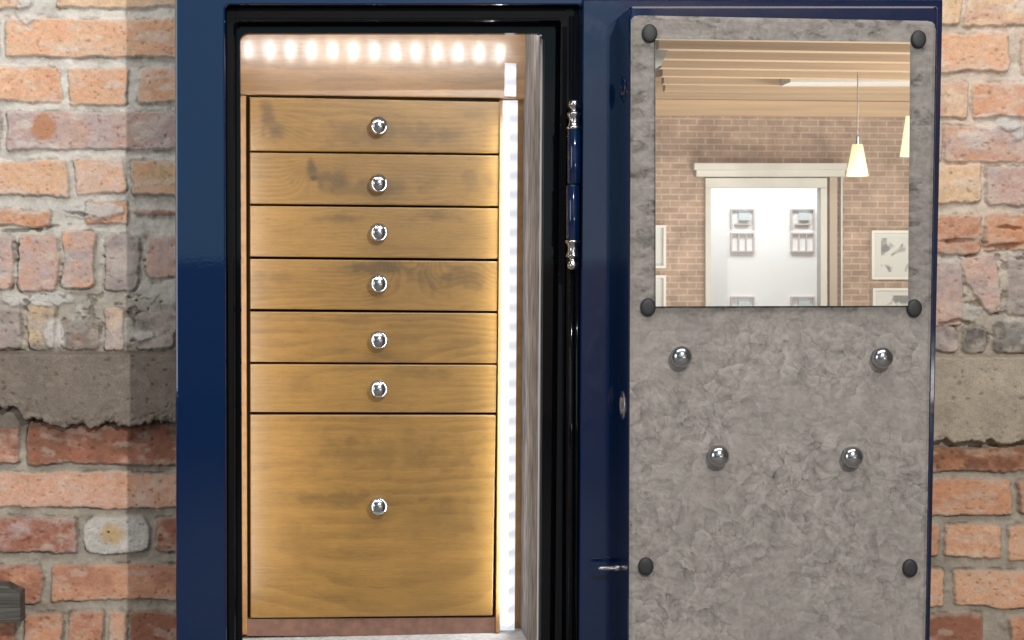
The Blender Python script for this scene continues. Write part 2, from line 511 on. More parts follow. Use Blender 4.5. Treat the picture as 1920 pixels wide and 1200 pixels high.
# stains with a shape of their own
st = sstep(30, 17, np.hypot(GX - 83, (GY_ - 240) * 1.0) + 7 * fine)[..., None] * .8
COLR = COLR * (1 - st) + lin(196, 134, 92) * st
st = sstep(34, 10, np.hypot((GX - 212), (GY_ - 1000) * 1.2) + 9 * fine)[..., None] * .75
COLR = COLR * (1 - st) + lin(206, 168, 104) * st
for (sx, sy, rx, ry) in ((105, 625, 18, 26), (118, 640, 8, 16), (32, 560, 26, 14), (88, 560, 40, 12), (270, 630, 22, 10), (1890, 232, 22, 14), (1905, 246, 14, 20), (176, 395, 50, 14), (60, 12, 26, 26)):
    st = sstep(1.25, .75, np.hypot((GX - sx) / rx, (GY_ - sy) / ry) + .45 * fine + .25 * mid)
    H += .006 * st
    COLR = COLR * (1 - st[..., None] * .85) + lin(214, 210, 204) * st[..., None] * .85
# broken brick crevices
for (sx, sy, rx, ry, rot) in ((1800, 452, 46, 5, .05), (1880, 462, 50, 6, -.06), (1890, 428, 26, 3, .1), (150, 398, 30, 4, .2), (60, 428, 60, 4, -.1), (10, 660, 40, 4, 0), (1790, 605, 40, 4, .1), (204, 1000, 2, 2, 0)):
    dx, dy = GX - sx, GY_ - sy
    u = dx * math.cos(rot) + dy * math.sin(rot); v = -dx * math.sin(rot) + dy * math.cos(rot)
    st = sstep(1.2, .5, np.hypot((u + 12 * fine) / rx, (v + 7 * mid + 3 * fine) / ry) + .5 * fine)
    H -= .010 * st
    COLR = COLR * (1 - st[..., None] * .5) + lin(70, 56, 46) * st[..., None] * .5
zone = sstep(425, 455, GY_) * sstep(662, 640, GY_)
lm = zone * sstep(.02, .22, fbm(GX / 38, GY_ / 34, 5, 311) + .12 * fine) * (.35 + .65 * sstep(-4, 2, inside))
H += .003 * lm; COLR = COLR * (1 - .7 * lm[..., None]) + lin(208, 202, 194) * (1 + .14 * fine[..., None]) * .7 * lm[..., None]
dk = zone * sstep(.16, .30, fbm(GX / 17, GY_ / 15, 5, 317)) * (1 - lm) * sstep(-3, 3, inside)
H -= .006 * dk; COLR = COLR * (1 - .45 * dk[..., None]) + lin(92, 76, 64) * .45 * dk[..., None]
lw = sstep(.20, .42, fbm(GX / 44, GY_ / 18, 5, 323)) * sstep(420, 300, GY_)
COLR = COLR * (1 - .5 * lw[..., None]) + lin(232, 222, 212) * .5 * lw[..., None]
# grime and overhang shade painted into the colour below the concrete band
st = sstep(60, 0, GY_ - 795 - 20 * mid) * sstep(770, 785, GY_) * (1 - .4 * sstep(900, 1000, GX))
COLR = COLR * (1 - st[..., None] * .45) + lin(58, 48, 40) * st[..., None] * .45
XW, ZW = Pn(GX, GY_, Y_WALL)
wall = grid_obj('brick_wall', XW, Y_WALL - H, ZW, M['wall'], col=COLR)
tag(wall, 'weathered orange brick wall with pale mortar behind the blue safe', 'wall')

# concrete band, part of the wall
bx = wall_axis(-620, 2560, [(-24, 336), (1732, 1950)], 2.0, 9.0)
by = np.arange(640, 862, 2.0)
BX, BY = np.meshgrid(bx, by)
f1 = fbm(BX / 30, BY / 30, 5, 61); f2 = fbm(BX / 8, BY / 8, 4, 63); f3 = fbm(BX / 140, BY / 60, 3, 65)
rr = sstep(700, 1300, BX)
top = 660 + 6 * rr + 2 * f1
bot = 798 + 32 * rr - 26 * sstep(110, 10, BX) + (14 - 4 * rr) * fbm(BX / 26, BX * 0, 5, 70, .6) + 5 * f2
dist = np.minimum(BY - top, bot - BY)
prof = sstep(-1.0, 5, dist)
rag = sstep(46, 0, bot - BY + 12 * f1) * (1 - .6 * rr)                # crumbling underside
hb = prof * (.036 + .0016 * f1 + .0006 * f2 + .002 * f3 + rag * (.006 * np.abs(fbm(BX / 11, BY / 11, 3, 77)) * 2 - .005))
holes = sstep(.55, .72, fbm(BX / 9, BY / 9, 2, 80))
hb = hb - .0025 * holes * prof
ca = lin(140, 128, 116); cb = lin(188, 174, 156)
r3 = sstep(900, 1000, BX)[..., None]
cc = (ca * (1 - r3) + cb * r3) * (1 + .16 * f1 + .14 * f2 + .12 * f3 - .3 * holes)[..., None]
lich = sstep(.25, .5, fbm(BX / 16, BY / 12, 3, 85))[..., None] * .3
cc = cc * (1 - lich) + lin(160, 156, 146) * lich
grime_shade = (sstep(16, 0, bot - BY + 5 * f1) * (1 - .5 * rr))[..., None] * .55  # grime and underside shade darkened into the lower edge
cc = cc * (1 - grime_shade) + lin(46, 40, 34) * grime_shade
XB, ZB = Pn(BX, BY, Y_WALL - .02)
keep = (prof[:-1, :-1] + prof[1:, 1:] + prof[1:, :-1] + prof[:-1, 1:]) > .02
grid_obj('concrete_band', XB, Y_WALL - .001 - hb, ZB, M['band'], parent=wall, col=cc, keep=keep)

# weathered timber end in the bottom left corner
bm = bmesh.new()
prism(bm, [(-150, 1090), (8, 1098), (38, 1112), (39, 1168), (-150, 1168)], .36, .41, .003)
m = mat('grey_timber', (.11, .10, .09), .8)
tc = N(m, 'ShaderNodeTexCoord'); mp = N(m, 'ShaderNodeMapping'); mp.inputs['Scale'].default_value = (6, 20, 220)
nz = N(m, 'ShaderNodeTexNoise', Scale=1.0, Detail=6); cr = N(m, 'ShaderNodeValToRGB')
cr.color_ramp.elements[0].color = (.05, .045, .04, 1); cr.color_ramp.elements[1].color = (.17, .16, .145, 1)
cr.color_ramp.elements[0].position = .3; cr.color_ramp.elements[1].position = .7
L(m, tc.outputs['Object'], mp.inputs[0]); L(m, mp.outputs[0], nz.inputs[0]); L(m, nz.outputs['Fac'], cr.inputs[0]); L(m, cr.outputs[0], bsdf(m).inputs['Base Color'])
bp = N(m, 'ShaderNodeBump', Strength=.5, Distance=.002); L(m, nz.outputs['Fac'], bp.inputs['Height']); L(m, bp.outputs[0], bsdf(m).inputs['Normal'])
tag(bobj('timber_beam', bm, m), 'end of a grey weathered timber in front of the bricks', 'beam')

# ------------------------------------------------------------------ the safe
pc = P(710, 600, .2)
safe = empty('jewelry_safe', (pc.x, .2, FLOOR))
tag(safe, 'dark blue jewelry safe standing open with wooden drawers and a grey velvet door', 'safe')
YB = 1635   # well below the picture


def rloop(x0, y0, x1, y1, r, Y, n=6, xb0=None, xb1=None):
    """rounded rectangle in photo pixels at depth Y; xb0/xb1: its left/right at the bottom"""
    xb0 = x0 if xb0 is None else xb0; xb1 = x1 if xb1 is None else xb1
    pts = []
    for cx, cy, a0 in ((x1 - r, y0 + r, -90), (xb1 - r, y1 - r, 0), (xb0 + r, y1 - r, 90), (x0 + r, y0 + r, 180)):
        for k in range(n + 1):
            t = math.radians(a0 + 90 * k / n)
            pts.append((cx + r * math.cos(t), cy + r * math.sin(t)))
    return [P(x, y, Y) for x, y in pts]


def bridge(bm, A, B):
    va = [bm.verts.new(p) for p in A] if not isinstance(A[0], bmesh.types.BMVert) else A
    vb = [bm.verts.new(p) for p in B] if not isinstance(B[0], bmesh.types.BMVert) else B
    n = len(va)
    for i in range(n):
        bm.faces.new((va[i], va[(i + 1) % n], vb[(i + 1) % n], vb[i]))
    return va, vb


def shiftY(A, Y): return [Vector((p.x, Y, p.z)) for p in A]


ob = 1520
# body shell: outer skin, small rounded front edges, front frame
outer = rloop(327, -250, 1098, YB, 6, Y_FRAME, xb0=331, xb1=1080)  # top raised out of view so its shadow covers the wall strip
hole = rloop(422, 9, 1090, ob, 10, Y_FRAME, xb0=426, xb1=1076)


def inset(A, d):
    c = sum(A, Vector()) / len(A)
    out = []
    for p in A:
        q = p.copy(); q.x += d if p.x < c.x else -d; q.z += d if p.z < c.z else -d
        out.append(q)
    return out


bm = bmesh.new()
o_front = inset(outer, .004)
back = [bm.verts.new(p) for p in shiftY(outer, .415)]
v1, v2 = bridge(bm, back, shiftY(outer, .004))
o_mid = [p + Vector((0, .0012, 0)) for p in inset(outer, .0012)]
v2, v3 = bridge(bm, v2, o_mid)
v3, v4 = bridge(bm, v3, o_front)
h_front = inset(hole, -.003)
v4, v5 = bridge(bm, v4, h_front)
v5, v6 = bridge(bm, v5, [p + Vector((0, .001, 0)) for p in inset(hole, -.001)])
v6, v7 = bridge(bm, v6, shiftY(hole, .004))
bm.faces.new(back)
body = bobj('body', bm, M['blue'], safe, smooth=False)

# stepped black door jamb
bm = bmesh.new()
J0 = shiftY(hole, .0035)
J1 = shiftY(inset(hole, .001), .03)
a, b_ = bridge(bm, J0, J1)
J2 = rloop(438, 38, 1060, ob, 10, .03, xb0=440, xb1=1047)
b_, c_ = bridge(bm, b_, J2)
J2b = [p + Vector((0, .004, 0)) for p in inset(J2, .002)]
c_, c2 = bridge(bm, c_, J2b)
J3 = shiftY(J2b, .065)
c2, d_ = bridge(bm, c2, J3)
J4 = rloop(450, 62, 1021, ob, 16, .065, xb0=455, xb1=1012)
d_, e_ = bridge(bm, d_, J4)
J5 = shiftY(J4, .085)
e_, f_ = bridge(bm, e_, J5)
bobj('door_jamb', bm, M['black'], safe)
# soft grey seal round the jamb step
bm = bmesh.new()
s0 = rloop(427, 16, 1064, ob, 10, .0275, xb0=430, xb1=1050); s1 = rloop(436, 34, 1052, ob, 10, .0275, xb0=439, xb1=1038)
a, b_ = bridge(bm, s0, s1)
bridge(bm, a, shiftY(s0, .0299))
bridge(bm, b_, shiftY(s1, .0299))
bobj('seal', bm, M['seal'], safe)

# interior lining
def lining(name, quad, m, T=.006):
    """quad of 3-D points, given a little thickness"""
    bm = bmesh.new()
    a = [Vector(p) for p in quad]
    n = (a[1] - a[0]).cross(a[2] - a[0]).normalized()
    v = [bm.verts.new(p) for p in a]; w = [bm.verts.new(p + n * T) for p in a]
    bm.faces.new(v); bm.faces.new(w[::-1])
    for i in range(4): bm.faces.new((v[i], w[i], w[(i + 1) % 4], v[(i + 1) % 4]))
    return bobj(name, bm, m, safe)


YI = .345
xr_t = P(1019, 62, .085).x; xr_b = P(1010, 1200, .085).x
xl = P(451, 600, .085).x
zt = P(700, -60, .1).z
z_fl = P(700, 1191, .31).z
zb = P(700, ob, .1).z
lining('side_lining', [(xr_t, .086, zt), (xr_b, .086, zb), (xr_b, YI, zb), (xr_t, YI, zt)], M['lining'], -.006)
XL2 = xl - .030
lining('side_lining', [(XL2, .086, zt), (XL2, .086, zb), (XL2, YI, zb), (XL2, YI, zt)], M['side_wood'], .006)
lining('top_lining', [(XL2, .086, zt), (xr_t, .086, zt), (xr_t, YI, zt), (XL2, YI, zt)], M['lining'], .006)
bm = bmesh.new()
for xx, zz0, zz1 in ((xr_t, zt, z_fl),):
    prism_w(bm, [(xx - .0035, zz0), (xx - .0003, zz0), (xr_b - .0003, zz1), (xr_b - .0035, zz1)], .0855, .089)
bobj('lit_edge', bm, mat('painted_edge_light', (.62, .60, .57), .6), safe)  # added pale strip painting the lit edge of the lining
bm = bmesh.new()
box(bm, (XL2, .086, z_fl - .02), (xr_b, YI, z_fl)); bobj('floor_lining', bm, M['floor_lining'], safe)
bm = bmesh.new()
box(bm, (XL2, YI + .001, z_fl - .3), (xr_t, YI + .01, zt)); bobj('back_panel', bm, M['side_wood'], safe)

# --------------------------------------------------------------- wood
def wood_tone(px, py, seed, knots=(), arcs=(), base=(154, 117, 60), period=9.0, smear=()):
    wxp = px + 20 * fbm(px / 150, py / 60, 3, seed); wyp = py + 12 * fbm(px / 200, py / 60, 3, seed + 5)
    f = wyp + 6 * fbm(px / 420, py / 30, 2, seed + 9)
    for kx, ky, sx, sy, amp in knots:
        f = f + amp * np.exp(-(((px - kx) / sx) ** 2 + ((py - ky) / sy) ** 2))
    ph = f / period
    fr = ph - np.floor(ph)
    ring = sstep(0, .75, fr) * (1 - sstep(.84, 1., fr))
    amp = .35 + .65 * sstep(-.3, .4, fbm(px / 130, py / 40, 3, seed + 12))
    streak = fbm(px / 70, py / 1.7, 4, seed + 15)
    blot = fbm(px / 90, py / 36, 4, seed + 17)
    blot2 = fbm(px / 28, py / 16, 4, seed + 19)
    pore = sstep(.25, .6, fbm(px / 14, py / 1.1, 3, seed + 41))
    pore2 = fbm(px / 26, py / .9, 3, seed + 47)
    t = 1 - .12 * pore - .20 * ring * amp + .10 * streak + .07 * pore2 + .13 * blot + .05 * blot2
    c = lin(*base) * np.array([.86, .86, .84]) * t[..., None]
    dk = lin(72, 56, 34)
    for kx, ky, sx, sy, a in smear:
        d = np.hypot((px - kx) / sx, (py - ky) / sy) + .7 * fbm(px / 22, py / 18, 4, seed + 23)
        s = sstep(1.1, .1, d)[..., None] * min(.9, 1.25 * a)
        c = c * (1 - s) + dk * s
    for ax_, ay_, rx, ry, y_lo in arcs:                       # pale cathedral lines
        d = np.hypot((px - ax_) / rx, (py - ay_) / ry) + .035 * fbm(px / 60, py / 40, 3, seed + 29)
        s = np.exp(-((d - 1) * 38) ** 2) + .5 * sstep(.82, 1., d) * (d < 1)
        s = (s * (py < ay_))[..., None] * .26
        c = c * (1 - s) + lin(222, 174, 112) * s
    return c


def wood_face(name, quad, Y, T, m, parent, seed, step=1.7, **kw):
    """board whose face is a fine grid so that the grain can follow it; quad = TL, TR, BR, BL in pixels at depth Y"""
    (ax0, ay0), (bx0, by0), (cx0, cy0), (dx0, dy0) = quad
    nc = int(abs(bx0 - ax0) / step) + 2; nr = int(abs(dy0 - ay0) / step) + 2
    u, v = np.meshgrid(np.linspace(0, 1, nc), np.linspace(0, 1, nr))
    px = (ax0 * (1 - u) + bx0 * u) * (1 - v) + (dx0 * (1 - u) + cx0 * u) * v
    py = (ay0 * (1 - u) + by0 * u) * (1 - v) + (dy0 * (1 - u) + cy0 * u) * v
    col = wood_tone(px, py, seed, **kw)
    X, Z = Pn(px, py, Y)
    # rounded arrises and returned edges: two extra rings around the grid
    def pad(A): return np.pad(A, 2, mode='edge')
    X = pad(X); Z = pad(Z); col = np.pad(col, ((2, 2), (2, 2), (0, 0)), mode='edge')
    YY = np.full(X.shape, Y + .0)
    e = .0012
    for k, dy, ex in ((1, .0009, e * .8), (0, T, e)):
        YY[k, :] = Y + dy; YY[-1 - k, :] = Y + dy; YY[:, k] = Y + dy; YY[:, -1 - k] = Y + dy
    YY[0, :] = YY[-1, :] = Y + T; YY[:, 0] = YY[:, -1] = Y + T
    for k, ex in ((1, e * .8), (0, e)):
        Z[k, :] += ex; Z[-1 - k, :] -= ex; X[:, k] -= ex; X[:, -1 - k] += ex
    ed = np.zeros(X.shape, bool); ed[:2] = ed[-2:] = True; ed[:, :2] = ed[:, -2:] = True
    col = np.where(ed[..., None], col * .8 + .2 * lin(232, 196, 146), col)  # rims painted paler to add edge glow
    return grid_obj(name, X, YY, Z, m, parent, col=col)


# back board over the drawers: glossy, mirrors the LED row hidden behind the jamb
wood_face('top_board', [(446, 30), (987, 34), (987, 184), (452, 177)], .325, .02, M['gloss_wood'], safe, 900,
          base=(178, 132, 80), period=26)
# carcass behind the drawers, visible as the dark gaps, their shade put into its colour
bm = bmesh.new(); prism(bm, [(461, 179), (941, 187), (924, 1160), (465, 1160)], .321, .344); bobj('carcass', bm, M['dark_gap'], safe)
bm = bmesh.new(); prism(bm, [(446, 179), (461, 179), (464, 1190), (450, 1190)], .303, .3205, .001); bobj('stile', bm, M['side_wood'], safe)
bm = bmesh.new(); prism(bm, [(937.5, 188), (942.5, 188), (937, 1186), (929.5, 1186)], .297, .343, .001); bobj('stile', bm, M['side_wood'], safe)
bm = bmesh.new(); prism(bm, [(462, 1161), (929, 1158), (929, 1192), (462, 1193)], .306, .343, .001); bobj('bottom_rail', bm, M['rail_wood'], safe)

R_KNOB = .0183
HK = .0165
KPROF = [(.0150, 0), (.0160, .0006), (.0160, .0020), (.0135, .0030), (.0125, .0044), (.0090, .0050), (.0078, .0066)]
KPROF += [(R_KNOB * math.cos(math.radians(t)), HK + R_KNOB * .70 * math.sin(math.radians(t))) for t in range(-48, 86, 6)] + [(.0012, HK + R_KNOB * .70)]


def knob_mesh(scale=1.0):
    bm = bmesh.new(); lathe(bm, [(r * scale, h * scale) for r, h in KPROF], (0, 0, 0), '-Y', 40)
    bmesh.ops.recalc_face_normals(bm, faces=bm.faces[:])
    me = bpy.data.meshes.new('knob'); bm.to_mesh(me); bm.free()
    me.polygons.foreach_set('use_smooth', [True] * len(me.polygons)); me.materials.append(M['chrome'])
    return me


kmesh = knob_mesh()


def knob(me, px, py, Y, parent):
    # the ball is what the photo shows at (px, py): its foot sits straight behind it
    h = HK
    p = P(px, py, Y - h)
    o = bpy.data.objects.new('knob', me); o.location = (p.x, Y - .0003, p.z)
    return link(o, parent)


rows = [(183, 192, 281, 286), (287, 292.5, 380.5, 385), (387, 391.5, 479.5, 484), (486.5, 491, 578, 582),
        (585.5, 588.5, 677.5, 680), (684, 685.5, 771.5, 772.5), (779, 779.5, 1158, 1153)]
ks = [236, 344, 436, 532, 638, 730, 950]
opt = [dict(smear=[(515, 245, 34, 26, .5), (500, 215, 16, 30, .45), (740, 250, 200, 24, .25), (890, 215, 50, 12, .2)], knots=[(520, 250, 40, 30, 30)], period=10),
       dict(smear=[(584, 312, 12, 24, .6), (588, 335, 8, 7, .85), (620, 335, 60, 20, .45), (690, 350, 120, 20, .3), (890, 335, 50, 22, .3)], knots=[(588, 334, 34, 26, 44)], period=9),
       dict(smear=[(640, 410, 70, 10, .35), (820, 405, 90, 10, .25)], period=7, base=(157, 120, 63)),
       dict(smear=[(700, 500, 60, 18, .55), (800, 520, 40, 30, .4), (870, 525, 40, 36, .4), (520, 520, 60, 14, .25)], knots=[(768, 470, 62, 66, 105), (880, 520, 40, 60, 28)], period=8.5, base=(149, 113, 58)),
       dict(smear=[(650, 600, 80, 12, .2)], knots=[(545, 690, 100, 46, -40), (760, 690, 110, 40, -36)], period=13, base=(153, 116, 60)),
       dict(smear=[(560, 720, 50, 24, .2), (800, 700, 90, 14, .2)], period=12, base=(157, 120, 63)),
       dict(smear=[(620, 935, 110, 18, .35), (720, 850, 180, 50, .25), (840, 970, 110, 40, .22), (560, 1010, 60, 60, .15)], period=22, base=(160, 122, 64),
            knots=[(660, 1190, 250, 150, -95), (900, 1160, 160, 90, -40)])]
for i, ((l0, r0, l1, r1), ky, op) in enumerate(zip(rows, ks, opt)):
    xr0 = 938.5 - 16 * (l0 - 182) / 976; xr1 = 938.5 - 16 * (l1 - 182) / 976
    xl0 = 469.3 + 1.5 * (l0 - 182) / 976; xl1 = 469.3 + 1.5 * (l1 - 182) / 976
    d = wood_face('drawer', [(xl0, l0), (xr0, r0), (xr1, r1), (xl1, l1)], Y_DRW, .0205, M['wood'], safe, 1000 + 37 * i, **op)
    knob(kmesh, 709.5, ky, Y_DRW, d)
    if i == 6: d['label'] = 'tall bottom drawer'

# LED strip standing beside the drawers
bm = bmesh.new(); prism(bm, [(943, 188), (971, 188), (965, 1182), (938, 1182)], .300, .344, .001)
strip = bobj('led_strip', bm, M['tape'], safe)
for k in range(28):
    y = 205 + k * 35.6
    t = (y - 188) / 994
    bm = bmesh.new(); cx = 957 - 5.5 * t
    prism(bm, [(cx + 9 * math.cos(a), y + 8 * math.sin(a)) for a in np.linspace(0, 2 * math.pi, 14, endpoint=False)], .2985, .2999)
    bobj('led', bm, M['led'], strip)
bm = bmesh.new(); prism(bm, [(947, 118), (968, 119), (968, 181), (946, 180)], .3215, .3248, .0008)
glow_strip = bobj('led_strip', bm, M['tape'], safe)  # added upper piece standing for reflected glow on the board
for y in (134, 168):
    bm = bmesh.new()
    prism(bm, [(957 + 9 * math.cos(a), y + 8 * math.sin(a)) for a in np.linspace(0, 2 * math.pi, 14, endpoint=False)], .3205, .3214)
    bobj('led', bm, M['led'], glow_strip)
lamp('drawer_edge_light', 'AREA', (xl - .014, .13, P(700, 690, .13).z), 1.25, (1., .97, .93), (xl + .10, .30, P(700, 690, .13).z), shape='RECTANGLE', size=.016, size_y=.95)  # unseen lamp added behind the jamb to brighten the left drawer edges
lamp('drawer_edge_light', 'AREA', P(955, 690, .287), 1.9, (.97, .98, 1), P(700, 690, .30), shape='RECTANGLE', size=.02, size_y=.95)
# LED row behind the top of the jamb, shining onto the glossy board
pz = P(700, 50, .088).z + .012
YL = .092
bm = bmesh.new(); box(bm, (xl + .006, YL - .006, pz - .012), (xr_t - .006, YL, pz + .026))
strip2 = bobj('led_strip', bm, M['tape'], safe)
x_a = None
Yv = 2 * .325 - YL
for k in range(13):
    X = P(466 + k * 39.3, 97, Yv).x
    bm = bmesh.new(); box(bm, (X - .0036, YL + .0002, pz - .010), (X + .0036, YL + .002, pz + .022))
    bobj('led', bm, M['led_top'], strip2)

# --------------------------------------------------------------- door, folded right back
bm = bmesh.new()
plate = rloop(1093, -1, 1768, YB, 3, Y_PLATE, n=3, xb0=1083, xb1=1735)
# top edge of the plate falls a little to the right in the photo
a = [bm.verts.new(p) for p in inset(plate, .002)]
bm.faces.new(a)
a, b_ = bridge(bm, a, shiftY([p for p in plate], Y_PLATE + .002))
b_, c_ = bridge(bm, b_, shiftY(plate, Y_PLATE + .055)); bm.faces.new(c_)
boxl = rloop(1180, 11, 1759, YB - 20, 5, Y_BOX, n=4, xb0=1177, xb1=1731)
f0 = inset(boxl, .004)
v0, v1 = bridge(bm, shiftY(boxl, Y_PLATE - .0005), shiftY(boxl, Y_BOX + .004))
v1, v2 = bridge(bm, v1, [Vector((p.x, Y_BOX + .0012, p.z)) for p in inset(boxl, .0012)])
v2, v3 = bridge(bm, v2, shiftY(f0, Y_BOX)); bm.faces.new(v3)
door = bobj('door', bm, M['blue_door'], safe)

# velvet pad
xs = np.arange(1184, 1756.1, 1.6); ys = np.concatenate([np.arange(29, 1230, 1.6), np.arange(1230, 1600, 8)])
u = np.linspace(0, 1, len(xs))
VX, VY = np.meshgrid(np.arange(len(xs)), ys)
U = np.broadcast_to(u, VX.shape)
vt = (VY - 29) / 1171
topy = 28 + 11 * U                                     # pad top, dropping to the right
PYv = VY + (topy - 29) * np.clip(1 - (VY - 29) / 550, 0, 1)
PXv = (1183.5 - 3.5 * vt) * (1 - U) + (1756 - 20 * vt) * U
qx = PXv + 16 * fbm(PXv / 55, PYv / 55, 4, 201); qy = PYv + 16 * fbm(PXv / 55, PYv / 55, 4, 207)
d1, d2, ccx, ccy, cid = voro(qx / 25, qy / 25, 211)
ang = cid * 2 * math.pi
g1 = ((qx / 25 - ccx) * np.cos(ang) + (qy / 25 - ccy) * np.sin(ang))
e1, e2, ex, ey, eid = voro((qx + 40) / 10, (qy - 20) / 10, 231)
g2 = ((qx + 40) / 10 - ex) * np.cos(eid * 6.28) + ((qy - 20) / 10 - ey) * np.sin(eid * 6.28)
lower = sstep(560, 640, PYv)
amp = .55 + .45 * sstep(-.25, .3, fbm(PXv / 130, PYv / 130, 3, 241))
crease = sstep(.07, .0, d2 - d1) * sstep(.45, .8, vnoise(qx / 30, qy / 30, 251))
crease2 = sstep(.09, .0, e2 - e1) * sstep(.55, .85, vnoise(qx / 22, qy / 22, 257))
fl = (.25 * g1 + .21 * g2 + .08 * (cid - .5) + .08 * (eid - .5)) * amp
brush = fbm(PXv / 30, PYv / 10, 5, 261); cloud = fbm(PXv / 90, PYv / 70, 4, 267); fine = fbm(PXv / 4, PYv / 4, 2, 271)
dark = sstep(-.02, .40, fbm(PXv / 34 + .8 * brush, PYv / 30, 6, 281, .62)) * (1 - lower)
def thin(sc, sd, w, cov):
    a_ = 1 - np.abs(fbm(qx / sc, qy / sc, 4, sd)) / w
    return np.clip(a_, 0, 1) * sstep(cov, cov + .25, fbm(PXv / (sc * 1.4), PYv / (sc * 1.4), 3, sd + 5))


ridge = thin(26, 611, .05, .0); ridge2 = thin(34, 631, .04, .02)
t = 1 + lower * (1.25 * fl - .36 * crease * amp - .30 * crease2 * amp) + (1 - lower) * (.16 * brush + .16 * g2 - .10 * crease2 - .12 - .34 * dark * (.55 + .9 * vnoise(PXv / 5, PYv / 5, 299))) + .09 * cloud + .045 * fine + .05 * brush + .10 * lower * ridge - .22 * lower * ridge2
warm = fbm(PXv / 40, PYv / 40, 3, 291)
vc = lin(148, 142, 137) * t[..., None]  # nap sheen and crease shade painted into the tone
vc[..., 0] *= 1 + .025 * warm
edge = np.minimum(np.minimum(PXv - (1183.5 - 3.5 * vt), (1756 - 20 * vt) - PXv), PYv - topy)
# rounded corners of the pad
ccorner = 14
ins = np.where((edge < 0), 0, edge)
hv = Y_VEL - .0010 * (fl * lower) - .0005 * brush + .0003 * crease * lower + .0035 * sstep(7, 0, ins)
XV, ZV = Pn(PXv, PYv, Y_VEL)
dxl = PXv - (1183.5 - 3.5 * vt); dxr = (1756 - 20 * vt) - PXv; dt = PYv - topy
cut = ((np.hypot(ccorner - dxl, ccorner - dt) > ccorner) & (dxl < ccorner) & (dt < ccorner)) | ((np.hypot(ccorner - dxr, ccorner - dt) > ccorner) & (dxr < ccorner) & (dt < ccorner))
hv = np.where(cut, Y_BOX + .002, hv)
pad = grid_obj('velvet_pad', XV, hv, ZV, M['velvet'], door, col=vc)
pad['label'] = 'grey crushed velvet pad'

# mirror
bm = bmesh.new()
prism(bm, [(1229, 73), (1706.5, 79), (1702.5, 573), (1229.5, 574.5)], Y_MIR, Y_MIR + .005)
mo = bobj('mirror', bm, M['mirror'], door)
mo.data.materials.append(M['mirror_edge'])
for f in mo.data.polygons:
    f.material_index = 0 if abs(f.normal.y) > .9 else 1

kmesh2 = knob_mesh(1.0)
for x, y in ((1278, 669), (1655, 671), (1348, 855), (1599, 857)):
    knob(kmesh2, x, y, Y_VEL, door)
bm = bmesh.new()
lathe(bm, [(.0105, 0), (.0128, .001), (.0133, .005), (.0125, .0085), (.0098, .0096), (.006, .0101), (.001, .0103)], (0, 0, 0), '-Y', 28)
for v in bm.verts: v.co.z *= 1.18
bmesh.ops.recalc_face_normals(bm, faces=bm.faces[:])
cm = bpy.data.meshes.new('cap'); bm.to_mesh(cm); bm.free(); cm.materials.append(M['rubber'])
cm.polygons.foreach_set('use_smooth', [True] * len(cm.polygons))
for x, y in ((1219, 62), (1724, 73), (1216, 576), (1716, 578), (1212, 1063), (1708, 1066)):
    p = P(x, y, Y_VEL - .008)
    o = bpy.data.objects.new('cap', cm); o.location = (p.x, Y_VEL + .0015, p.z)
    link(o, door)

# bolts in the hinge side of the door, and the pin low down
sx = P(1180, 600, Y_BOX).x
for py, mm in ((165, M['blue_door']), (760, M['steel'])):
    bm = bmesh.new(); p = P(1165, py, -.095)
    lathe(bm, [(.020, -.003), (.020, .0015), (.0175, .003), (.016, .0018), (.013, .0012), (.012, .0055), (.001, .007)], (sx, -.092, p.z), '-X', 28)
    for v in bm.verts: v.co.z = p.z + (v.co.z - p.z) * 1.25
    bobj('bolt', bm, mm, door, smooth=True)
bm = bmesh.new(); p = P(1125, 1065, -.07)
lathe(bm, [(.003, -.002), (.0052, 0), (.0052, .012), (.0038, .0125), (.0038, .036), (.0028, .040), (.001, .041)], (sx, -.075, p.z), '-X', 16)
bobj('pin', bm, M['steel'], door, smooth=True)

# hinge between body and door
hp = P(1075, 345, -.035)
z = lambda y: P(1075, y, -.035).z
bm = bmesh.new()
r = .0112
lathe(bm, [(r * .9, 0), (r, .002), (r, z(243) - z(346) - .002), (r * .9, z(243) - z(346))], (hp.x + .001, -.035, z(345)), 'Z', 28)
lathe(bm, [(r * .9, 0), (r, .002), (r, z(347) - z(450) - .002), (r * .9, z(347) - z(450))], (hp.x - .001, -.035, z(450)), 'Z', 28)
# leaf that ties the barrels to the frame
box(bm, (hp.x - .004, -.028, z(448)), (hp.x + .010, .0, z(245)))
hinge = bobj('hinge', bm, M['blue_door'], safe, smooth=False)
for f in hinge.data.polygons: f.use_smooth = True
fin = [(.0130, 0), (.0130, .004), (.0105, .006), (.0085, .012), (.0088, .020), (.0115, .026), (.0115, .029), (.0060, .031), (.0052, .036), (.0085, .039), (.0100, .044), (.0085, .049), (.004, .052), (.001, .0525)]
bm = bmesh.new(); lathe(bm, fin, (hp.x + .001, -.035, z(243) + .0005), 'Z', 28); bobj('finial', bm, M['chrome'], hinge, smooth=True)
bm = bmesh.new(); lathe(bm, [(a, -h) for a, h in fin], (hp.x - .001, -.035, z(450) - .0005), 'Z', 28); bobj('finial', bm, M['chrome'], hinge, smooth=True)
# long hinge rod and strips in the gap
bm = bmesh.new()
lathe(bm, [(.0045, 0), (.0045, z(28) - z(1600))], (hp.x - .001, -.016, z(1600)), 'Z', 16)
lathe(bm, [(.003, 0), (.003, z(28) - z(1600))], (hp.x + .010, -.014, z(1600)), 'Z', 12)
bobj('hinge_rod', bm, M['black'], safe, smooth=True)

